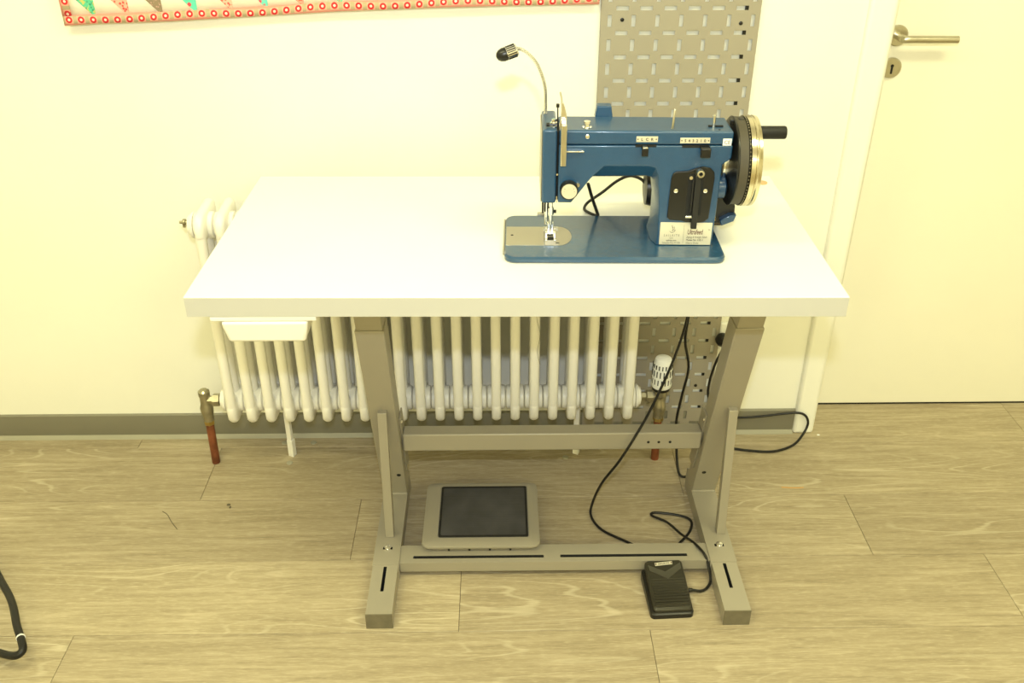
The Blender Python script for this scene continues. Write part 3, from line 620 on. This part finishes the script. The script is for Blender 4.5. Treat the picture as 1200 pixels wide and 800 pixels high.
# throat plate: sliding plate and rounded needle plate
pz = BZ + 0.0006
sp_ = obj('slide_plate', MB().box(0.0128, 0.0885, 1.700, 1.7905, BZ - 0.001, pz), M['satin'], bd, bevel=0.0004)
obj('finger_hole', MB().lathe([(0, 0.0028), (0.0003, 0.0028)], (0.0245, 1.748, pz), (0, 0, 1), 12), M['dark'], sp_)
npoly = [(0.0893, 1.7905), (0.0893, 1.700), (0.118, 1.700)] + [(0.118 + 0.026*math.cos(a), 1.74525 + 0.04525*math.sin(a)) for a in [(-PI/2 + PI*k/14) for k in range(1, 14)]] + [(0.118, 1.7905)]
npl = obj('needle_plate', MB().prism_xy(npoly, BZ - 0.001, pz + 0.0003), M['satin'], bd, bevel=0.0004)
obj('feed_slot', MB().box(0.094, 0.1085, 1.723, 1.737, pz - 0.0002, pz + 0.0006).box(0.111, 0.118, 1.7075, 1.711, pz, pz + 0.0006), M['dark'], npl, smooth=False)
# casting: front outline and a second outline behind the chamfer of the arch
ZS = 1.0768
F = [(0.1125, ZS), (0.1125, 0.9632), (0.1385, 0.963), (0.1742, 1.013), (0.2005, 1.038), (0.284, 1.038), (0.2955, 1.0345), (0.302, 1.020), (0.3085, 0.955), (0.310, 0.90), (0.3085, BZ), (0.417, BZ), (0.419, 0.94), (0.4205, 1.040), (0.436, 1.052), (0.436, ZS)]
B = [(0.1125, ZS), (0.1125, 0.9632), (0.1385, 0.963), (0.1742, 1.006), (0.1775, 1.0085), (0.282, 1.0085), (0.292, 1.006), (0.297, 1.000), (0.3045, 0.955), (0.305, 0.90), (0.299, BZ), (0.417, BZ), (0.419, 0.94), (0.4205, 1.040), (0.436, 1.052), (0.436, ZS)]
DYA = 0.092
body = obj('arm', MB().loft([[(x, FY, z) for x, z in F], [(x, FY + 0.026, z) for x, z in B], [(x, FY + DYA, z) for x, z in B]]), M['teal'], sm, bevel=0.003, seg=3, angle=30)
obj('top_cover', MB().prism_xz([(0.1130, ZS + 0.0012), (0.4355, ZS + 0.0012), (0.4355, 1.1035), (0.1130, 1.1055)], FY + 0.001, FY + DYA - 0.001), M['teal'], body, bevel=0.004, seg=3)
face = obj('face_cover', MB().prism_xz([(0.0815, 0.9618), (0.1085, 0.9618), (0.1085, 1.1065), (0.0815, 1.1065)], FY, FY + 0.124), M['teal'], sm, bevel=0.004, seg=3)
obj('end_plate', MB().prism_yz([(FY + 0.006, 0.963), (FY + 0.118, 0.963), (FY + 0.118, 1.100), (FY + 0.006, 1.100)], 0.0795, 0.0815), M['satin'], face, bevel=0.0008)
obj('head_core', MB().box(0.108, 0.114, FY + 0.010, FY + 0.088, 0.9655, 1.100), M['dark'], body, smooth=False)
obj('slot_screw', MB().lathe([(0, 0.002), (-0.002, 0.002)], (0.1105, FY + 0.010, 1.017), (0, 1, 0), 10), M['chrome'], face)
obj('slot_strip', MB().box(0.1095, 0.1115, FY + 0.004, FY + 0.01, 0.962, 0.975), M['chrome'], face, smooth=False)
obj('rear_lug', MB().prism_xz([(0.184, 1.1), (0.219, 1.1), (0.215, 1.125), (0.187, 1.125)], FY + DYA - 0.003, FY + DYA + 0.020), M['teal'], body, bevel=0.002)
# name plate with its print
np_ = obj('name_plate', MB().prism_xz([(0.3135, 0.8765), (0.4145, 0.8755), (0.4145, 0.9225), (0.3135, 0.9235)], FY - 0.0009, FY + 0.0005), M['plate'], body, bevel=0.0004)
def ft_(s, size, x, z, m, **kw): return text(s, size, (x, FY - 0.0010, z), (1, 0, 0), (0, 0, 1), m, 'lettering', np_, **kw)
ft_('Ultrafeed', 0.0150, 0.3670, 0.8985, M['ink_red'], shear=0.12, xs=0.53, bold=0.00012)
ft_('TM', 0.0036, 0.4075, 0.9065, M['ink'], xs=0.8)
ft_('Zigzag & Straight Stitch', 0.0060, 0.3660, 0.8905, M['ink_soft'], shear=0.15, xs=0.72)
ft_('Model No. LSZ-1', 0.0058, 0.3660, 0.8845, M['ink'], xs=0.82)
ft_('Heavy Duty', 0.0054, 0.3660, 0.8785, M['ink_soft'], xs=0.95)
ft_('S A I L R I T E', 0.0062, 0.3370, 0.8940, M['ink_soft'], xs=0.86, align='CENTER')
ft_('LLC', 0.0040, 0.3370, 0.8895, M['ink_soft'], align='CENTER')
ft_('sailrite.com', 0.0048, 0.3370, 0.8840, M['ink'], align='CENTER', xs=0.9)
ft_('Columbia City, IN USA', 0.0048, 0.3370, 0.8790, M['ink_soft'], align='CENTER', xs=0.78)
mb = MB()
for pts in ([(-0.0015, 0.9175), (0.000, 0.9135), (0.0005, 0.9085), (0.0, 0.9035)], [(0.0035, 0.9145), (0.0038, 0.911), (0.002, 0.9075), (0.0005, 0.906)], [(-0.005, 0.905), (-0.002, 0.9022), (0.001, 0.9022), (0.005, 0.9052), (0.0055, 0.908)], [(0.0055, 0.908), (0.0035, 0.9065)], [(-0.001, 0.9145), (0.002, 0.912)]):
    mb.tube([(0.3375 + a, FY - 0.0011, z) for a, z in pts], 0.00035, 5)
obj('emblem', mb, M['ink'], np_)
obj('divider_line', MB().box(0.3598, 0.3602, FY - 0.0012, FY - 0.0005, 0.879, 0.918), M['ink_soft'], np_, smooth=False)
# scale plates on the top cover
def plate(x0, x1, z0, z1, chars, size, name='scale_plate'):
    p = obj(name, MB().box(x0, x1, FY + 0.0001, FY + 0.0014, z0, z1), M['plate'], body, bevel=0.0003)
    for k, ch in enumerate(chars):
        x = x0 + 0.006 + (x1 - x0 - 0.012)*(k + 0.5)/len(chars)
        text(ch, size, (x, FY - 0.0001, (z0+z1)/2 - size*0.36), (1, 0, 0), (0, 0, 1), M['ink'], 'lettering', p, align='CENTER', bold=0.00012)
    for x in (x0 + 0.003, x1 - 0.003):
        obj('rivet', MB().lathe([(0, 0.0013), (-0.0008, 0.001)], (x, FY + 0.0002, (z0+z1)/2), (0, 1, 0), 8), M['ink'], p)
    return p
plate(0.2555, 0.2955, 1.0838, 1.0945, 'LCR', 0.0074)
plate(0.3370, 0.3925, 1.0815, 1.0920, '543210', 0.0072)
st_ = obj('approval_sticker', MB().box(0.4165, 0.4325, FY + 0.0001, FY + 0.0012, 1.0755 + 0.002, 1.0905), M['sticker'], body)
text('CE', 0.0098, (0.4245, FY - 0.0001, 1.0805), (1, 0, 0), (0, 0, 1), M['ink_soft'], 'lettering', st_, align='CENTER')
for x0, x1, zz in ((0.2545, 0.2935, 1.0765), (0.3415, 0.3925, 1.0755)):
    obj('lever_slot', MB().box(x0, x1, FY - 0.0003, FY + 0.004, zz - 0.0026, zz + 0.0020), M['dark'], body, smooth=False)
kn = obj('width_lever', MB().prism_yz([(FY - 0.016, 1.0765), (FY + 0.004, 1.0765), (FY + 0.004, 1.0735), (FY - 0.008, 1.0735), (FY - 0.010, 1.0610), (FY - 0.016, 1.0610)], 0.2655, 0.2775), M['black'], body, bevel=0.0015)
obj('lever_cap', MB().box(0.2668, 0.2762, FY - 0.0155, FY - 0.001, 1.0760, 1.0782), M['steel'], kn, bevel=0.0008)
obj('position_lever', MB().prism_yz([(FY - 0.018, 1.0770), (FY + 0.004, 1.0770), (FY + 0.004, 1.0735), (FY - 0.006, 1.0735), (FY - 0.008, 1.0590), (FY - 0.018, 1.0590)], 0.3745, 0.3930), M['black'], body, bevel=0.002)
# stitch length plate on the column
sp = obj('stitch_length_plate', MB().prism_xz([(0.3245, 0.9350), (0.3295, 0.9300), (0.352, 0.9285), (0.362, 0.9250), (0.388, 0.9240), (0.398, 0.9270), (0.4045, 0.9330), (0.4080, 1.0150), (0.4060, 1.0270), (0.398, 1.0350), (0.384, 1.0375), (0.372, 1.0345), (0.356, 1.0285), (0.335, 1.0275), (0.3290, 1.0235), (0.3265, 1.015)], FY - 0.0045, FY + 0.0005), M['black'], body, bevel=0.0012)
for x in (0.3365, 0.3925):
    obj('screw', MB().lathe([(0, 0.0042), (-0.0018, 0.0040), (-0.0026, 0.0015)], (x, FY - 0.0043, 0.990), (0, 1, 0), 12), M['chrome'], sp)
obj('lever_channel', MB().box(0.3580, 0.3880, FY - 0.0049, FY - 0.004, 0.940, 1.024), M['dark'], sp, smooth=False)
lv = obj('stitch_lever', MB().prism_yz([(FY - 0.014, 0.915), (FY - 0.006, 0.915), (FY - 0.004, 1.022), (FY - 0.012, 1.022)], 0.3705, 0.3815).box(0.3660, 0.3695, FY - 0.010, FY - 0.004, 0.948, 1.015), M['black_matte'], sp, bevel=0.001)
obj('stop_pin', MB().box(0.3585, 0.3725, FY - 0.011, FY - 0.004, 0.9365, 0.9410), M['chrome'], sp, bevel=0.0006)
obj('set_screw', MB().lathe([(0, 0.0035), (-0.006, 0.0035)], (0.3625, FY - 0.004, 1.0175), (0, 1, 0), 10), M['chrome'], sp)
lk = obj('lock_knob', MB().lathe([(0, 0.0065), (0.003, 0.0078), (0.017, 0.0078), (0.019, 0.0068), (0.0192, 0.0038), (0.0140, 0.0036)], (0.3775, FY - 0.004, 1.0275), (0, -1, 0.12), 18), M['steel'], sp)
obj('knob_hole', MB().lathe([(0.0142, 0.0035), (0.0150, 0.0035)], (0.3775, FY - 0.004, 1.0275), (0, -1, 0.12), 14), M['dark'], lk)
# tension knob on the jaw
tk = obj('tension_knob', MB().lathe([(0, 0.0150), (0.002, 0.0172), (0.016, 0.0172), (0.018, 0.016)], (0.1330, FY, 0.9930), (0, -1, 0), 28), M['black'], body)
fc = obj('knob_face', MB().lathe([(0.0178, 0.0150), (0.0192, 0.0146), (0.0194, 0.0065), (0.0188, 0.0063), (0.0188, 0.0058), (0.0195, 0.0056)], (0.1330, FY, 0.9930), (0, -1, 0), 28), M['plate'], tk)
for dx, dz, s_ in ((-0.0085, 0.0052, 0.0007), (0.0082, 0.0058, 0.0007), (0.0098, 0.0, 0.0006), (-0.0098, 0.0005, 0.0004)):
    obj('print_mark', MB().lathe([(0, s_), (0.0003, s_)], (0.1330 + dx, FY - 0.0192, 0.9930 + dz), (0, -1, 0), 8), M['ink'], fc)
obj('tension_stud', MB().lathe([(0, 0.004), (-0.006, 0.004)], (0.1495, FY + 0.001, 1.0005), (0, 1, 0), 10), M['steel'], body)
# thread guide strip, oil caps, spool pins, presser bar screw
obj('thread_guide', MB().box(0.1245, 0.1590, FY - 0.007, FY + 0.001, 1.0655, 1.0685), M['chrome'], body, bevel=0.0008)
obj('guide_post', MB().lathe([(0, 0.009), (0.002, 0.009), (0.003, 0.0055), (0.008, 0.005), (0.009, 0.007), (0.013, 0.0065)], (0.1645, FY + 0.019, 1.1045), (0, 0, 1), 14).box(0.156, 0.173, FY + 0.017, FY + 0.021, 1.1045, 1.108), M['chrome'], body)
obj('guide_screw', MB().lathe([(0, 0.0042), (-0.003, 0.004), (-0.004, 0.0015)], (0.1645, FY + 0.001, 1.0945), (0, 1, 0), 12), M['chrome'], body)
obj('spool_pin', MB().lathe([(0, 0.0034), (0.001, 0.0024), (0.036, 0.0022), (0.038, 0.0012)], (0.3235, FY + 0.018, 1.1035), (0.05, 0, 1), 10), M['steel'], body)
obj('bobbin_post', MB().lathe([(0, 0.0032), (0.021, 0.0030), (0.0212, 0.0036), (0.024, 0.0034)], (0.4020, FY + 0.030, 1.1035), (0, 0, 1), 12), M['chrome'], body)
obj('bobbin_spring', MB().box(0.392, 0.420, FY + 0.028, FY + 0.032, 1.1035, 1.1065), M['dark'], body, bevel=0.0006)
obj('oil_hole', MB().lathe([(0, 0.0022), (0.0005, 0.0022)], (0.410, FY + 0.012, 1.1036), (0, 0, 1), 10), M['dark'], body)
# take-up lever cluster above the slot
tu = obj('take_up_lever', MB().loft([[(0.1150, FY - 0.014, z), (0.1260, FY - 0.014, z), (0.1260, FY - 0.006, z), (0.1150, FY - 0.006, z)] for z in (1.0405, 1.120)]), M['steel'], sm, bevel=0.0018)
obj('lever_arm', MB().prism_xz([(0.112, 1.095), (0.1265, 1.095), (0.1262, 1.128), (0.122, 1.146), (0.1180, 1.156), (0.1150, 1.152), (0.1150, 1.125), (0.112, 1.115)], FY + 0.010, FY + 0.016), M['chrome'], tu, bevel=0.001)
obj('lever_foot', MB().box(0.1155, 0.1255, FY - 0.010, FY + 0.012, 1.112, 1.1195), M['chrome'], tu, bevel=0.001)
obj('lever_tip', MB().tube([(0.1165, FY + 0.013, 1.150), (0.1150, FY + 0.016, 1.163), (0.1125, FY + 0.018, 1.172)], 0.0019, 8), M['chrome'], tu)
obj('lever_pin', MB().cyl((0.1095, FY + 0.014, 1.108), (0.1088, FY + 0.014, 1.146), 0.0012, 8).lathe([(0, 0.0032), (0.006, 0.0032)], (0.1088, FY + 0.014, 1.145), (0, 0, 1), 10), M['black'], tu)
ts = obj('thread_post', MB().lathe([(0, 0.007), (0.002, 0.007), (0.0022, 0.003), (0.006, 0.003), (0.0062, 0.0072), (0.008, 0.0072), (0.0082, 0.004), (0.014, 0.004)], (0.1025, FY + 0.022, 1.1065), (0, 0, 1), 14), M['chrome'], sm)
obj('thumb_screw', MB().cyl((0.091, FY + 0.016, 1.1115), (0.108, FY + 0.016, 1.1115), 0.0022, 8).lathe([(0, 0.0036), (0.006, 0.0036)], (0.0885, FY + 0.016, 1.1115), (1, 0, 0), 10), M['black'], ts)
# needle bar, presser bar and foot
nb = obj('needle_bar', MB().cyl((0.1010, 1.7350, 0.905), (0.1010, 1.7350, 0.970), 0.0036, 12).lathe([(0, 0.0058), (0.014, 0.0058)], (0.1010, 1.735, 0.926), (0, 0, 1), 12), M['chrome'], sm)
obj('needle', MB().lathe([(0, 0.0003), (0.012, 0.0009), (0.030, 0.0011)], (0.1010, 1.735, BZ + 0.002), (0, 0, 1), 8), M['chrome'], nb)
obj('needle_screw', MB().lathe([(0, 0.0034), (0.005, 0.0034)], (0.1065, 1.735, 0.932), (1, 0, 0), 10), M['black'], nb)
pb = obj('presser_bar', MB().cyl((0.0925, 1.748, 0.900), (0.0925, 1.748, 0.970), 0.0042, 12), M['chrome'], sm)
obj('presser_foot', MB().box(0.0905, 0.0950, 1.7180, 1.747, BZ + 0.001, BZ + 0.0045).box(0.1070, 0.1120, 1.7180, 1.747, BZ + 0.001, BZ + 0.0045).box(0.0905, 0.1120, 1.738, 1.747, BZ + 0.003, BZ + 0.011).box(0.095, 0.107, 1.739, 1.749, BZ + 0.010, BZ + 0.030), M['chrome'], pb, bevel=0.0008)
obj('outer_foot', MB().box(0.0868, 0.0900, 1.735, 1.742, BZ + 0.014, BZ + 0.022).box(0.112, 0.116, 1.735, 1.742, BZ + 0.014, BZ + 0.022).box(0.0868, 0.116, 1.741, 1.745, BZ + 0.015, BZ + 0.021), M['steel'], pb, bevel=0.0006)
obj('lifter_bracket', MB().box(0.0835, 0.0870, 1.742, 1.754, 0.925, 0.963).box(0.088, 0.097, 1.744, 1.756, 0.928, 0.963), M['black_matte'], pb)
# hand wheel
hc = Vector((0.4205, 1.757, 1.029))
hw_ = obj('hand_wheel', MB().lathe([(0.047, 0.060), (0.0470, 0.0835), (0.0480, 0.0862), (0.0560, 0.0868), (0.0580, 0.0850), (0.0600, 0.0850), (0.0620, 0.0866), (0.0680, 0.0856), (0.0700, 0.080), (0.0700, 0.064), (0.066, 0.060), (0.064, 0.030), (0.070, 0.020), (0.072, 0.010)], hc, (1, 0, 0), 56), M['satin'], sm, angle=28)
M['satin_wheel'] = mat('turned_steel', srgb(206, 196, 168), 0.22, metal=1.0, var=0.04)
hw_.data.materials[0] = M['satin_wheel']
pu = obj('belt_pulley', MB().lathe([(0.016, 0.030), (0.020, 0.060), (0.0225, 0.074), (0.0225, 0.0835), (0.024, 0.0850), (0.026, 0.0850), (0.0265, 0.0805), (0.0435, 0.0805), (0.044, 0.0850), (0.046, 0.0850), (0.0468, 0.082), (0.0468, 0.05)], hc, (1, 0, 0), 56), M['black'], hw_, angle=28)
bt = MB().lathe([(0.0268, 0.080), (0.0268, 0.0835), (0.0430, 0.0835), (0.0430, 0.080)], hc, (1, 0, 0), 56)
obj('drive_belt', bt, M['belt'], hw_, angle=28)
mb = MB()
for k in range(72):
    a = 2*PI*k/72; c = hc + Vector((0.0450, math.cos(a)*0.0852, math.sin(a)*0.0852))
    mb.ball(c, 0.0014, 6)
o = obj('knurling', mb, M['steel'], hw_); o['kind'] = 'stuff'
obj('hub_boss', MB().lathe([(0.008, 0.034), (0.0165, 0.034), (0.018, 0.030), (0.022, 0.029)], hc, (1, 0, 0), 28), M['chrome'], hw_)
obj('hub_nut', MB().lathe([(0.070, 0.014), (0.078, 0.013), (0.080, 0.006), (0.085, 0.005)], hc, (1, 0, 0), 18), M['black'], hw_)
hcz = hc + Vector((0.0705, 0.002, 0.0555))
hh_ = obj('wheel_handle', MB().lathe([(0, 0.006), (0.002, 0.0125), (0.053, 0.0125), (0.0555, 0.0112), (0.056, 0.004)], hcz, (1, 0, 0), 22), M['black_matte'], hw_)
# belt guard, motor behind the column, gussets
gd = obj('belt_guard', MB().prism_yz([(hc.y + 0.088*math.cos(a), hc.z + 0.088*math.sin(a)) for a in [PI*0.30 + PI*1.35*k/20 for k in range(21)] if True] , hc.x - 0.003, hc.x + 0.006), M['black'], sm, bevel=0.001)
D.objects.remove(gd)
mo = obj('motor', MB().lathe([(0, 0.020), (0.003, 0.036), (0.020, 0.040), (0.130, 0.040), (0.150, 0.036), (0.153, 0.018)], (0.299, 1.872, 0.930), (1, 0, 0), 28), M['black'], sm)
obj('motor_pulley', MB().lathe([(0, 0.010), (0.02, 0.010), (0.021, 0.016), (0.028, 0.016)], (0.450, 1.872, 0.930), (1, 0, 0), 18), M['black'], mo)
obj('motor_foot', MB().box(0.415, 0.455, 1.800, 1.875, 0.874, 0.905), M['black_matte'], mo, bevel=0.003)
obj('belt_bracket', MB().prism_xz([(0.415, 0.906), (0.418, 0.966), (0.452, 0.955), (0.471, 0.930), (0.472, 0.905), (0.452, 0.892), (0.420, 0.892)], 1.770, 1.800), M['black'], mo, bevel=0.003)
obj('blue_bracket', MB().prism_xz([(0.444, 0.893), (0.468, 0.903), (0.472, 0.917), (0.459, 0.916), (0.440, 0.905)], 1.755, 1.771), M['teal'], mo, bevel=0.0015)
obj('bracket_bolt', MB().lathe([(0, 0.006), (-0.006, 0.006), (-0.008, 0.003)], (0.428, 1.769, 0.905), (0, 1, 0), 10).cyl((0.417, 1.775, 0.905), (0.436, 1.775, 0.905), 0.005, 10), M['brass'], mo)
obj('rear_wedge', MB().prism_xz([(0.418, TZ + 0.014), (0.458, TZ + 0.014), (0.440, 0.893), (0.426, 0.893)], 1.80, 1.83), M['rubber_foot'], mo, bevel=0.002)
obj('pulley_stop', MB().box(0.4365, 0.4515, FY + 0.046, FY + 0.058, 1.101, 1.112).box(0.452, 0.463, FY + 0.046, FY + 0.058, 1.100, 1.114), M['black'], body, bevel=0.0015)
obj('side_boss', MB().lathe([(0, 0.022), (0.015, 0.022), (0.018, 0.018)], (0.419, FY + 0.03, 0.985), (1, 0, 0), 18), M['teal'], body)
# lead from the motor and the knee lifter rod behind the bed
obj('motor_lead', MB().tube([(0.302, 1.872, 0.938), (0.292, 1.885, 0.944), (0.272, 1.905, 0.942), (0.248, 1.92, 0.925), (0.218, 1.925, 0.897), (0.188, 1.925, 0.874), (0.1795, 1.905, 0.8668), (0.190, 1.882, 0.8668), (0.2075, 1.864, 0.8668)], 0.0032, 8), M['cable'], sm)
obj('lifter_rod', MB().tube([(0.178, 1.812, 0.960), (0.190, 1.838, 0.918), (0.2055, 1.860, 0.872)], 0.0034, 8), M['black_matte'], sm)
# gooseneck lamp on the back of the head
gl = obj('gooseneck', MB().tube([(0.0885, 1.802, 1.105), (0.0885, 1.801, 1.130), (0.0862, 1.80, 1.1631), (0.0734, 1.80, 1.1985), (0.0571, 1.80, 1.2192), (0.0411, 1.799, 1.2302), (0.0310, 1.797, 1.2315)], 0.0030, 10), M['chrome'], sm)
k = NT('segmented_chrome'); k.b.inputs['Metallic'].default_value = 1; k.b.inputs['Roughness'].default_value = 0.2; k.b.inputs['Base Color'].default_value = (0.7, 0.69, 0.66, 1)
gl.data.materials[0] = k.m
mb = MB(); P = [Vector(v) for v in ((0.0885, 1.802, 1.108), (0.0885, 1.801, 1.130), (0.0862, 1.80, 1.1631), (0.0734, 1.80, 1.1985), (0.0571, 1.80, 1.2192), (0.0411, 1.799, 1.2302), (0.0310, 1.797, 1.2315))]
for i in range(len(P)-1):
    a = P[max(i-1, 0)]; b = P[i]; c = P[i+1]; d = P[min(i+2, len(P)-1)]
    for s_ in range(9):
        t = s_/9; q = 0.5*((2*b) + (c-a)*t + (2*a-5*b+4*c-d)*t*t + (3*b-a-3*c+d)*t**3); t2 = t + 0.05
        q2 = 0.5*((2*b) + (c-a)*t2 + (2*a-5*b+4*c-d)*t2*t2 + (3*b-a-3*c+d)*t2**3)
        mb.lathe([(-0.0007, 0.0028), (0, 0.0036), (0.0007, 0.0028)], q, q2 - q, 10)
rg = obj('neck_rings', mb, k.m, gl); rg['kind'] = 'stuff'
la = Vector((-0.93, -0.20, -0.30)).normalized(); l0 = Vector((0.0345, 1.797, 1.2305))
lh = obj('lamp_head', MB().lathe([(0, 0.004), (0.001, 0.0100), (0.003, 0.0118), (0.0225, 0.0122), (0.0230, 0.011)], l0, la, 22), M['chrome'], gl)
mb = MB()
u_ = la.orthogonal().normalized(); v_ = la.cross(u_)
for kk in range(18):
    a = 2*PI*kk/18; off = (u_*math.cos(a) + v_*math.sin(a))*0.0121
    mb.cyl(l0 + la*0.004 + off, l0 + la*0.0215 + off, 0.0009, 6)
fins = obj('head_ribs', mb, M['black'], gl); 
obj('lamp_cap', MB().lathe([(0.0222, 0.0124), (0.0290, 0.0126), (0.036, 0.0105), (0.0405, 0.0068), (0.0425, 0.002)], l0, la, 22), M['black'], gl)
sm.rotation_euler.z = math.radians(-1.2)
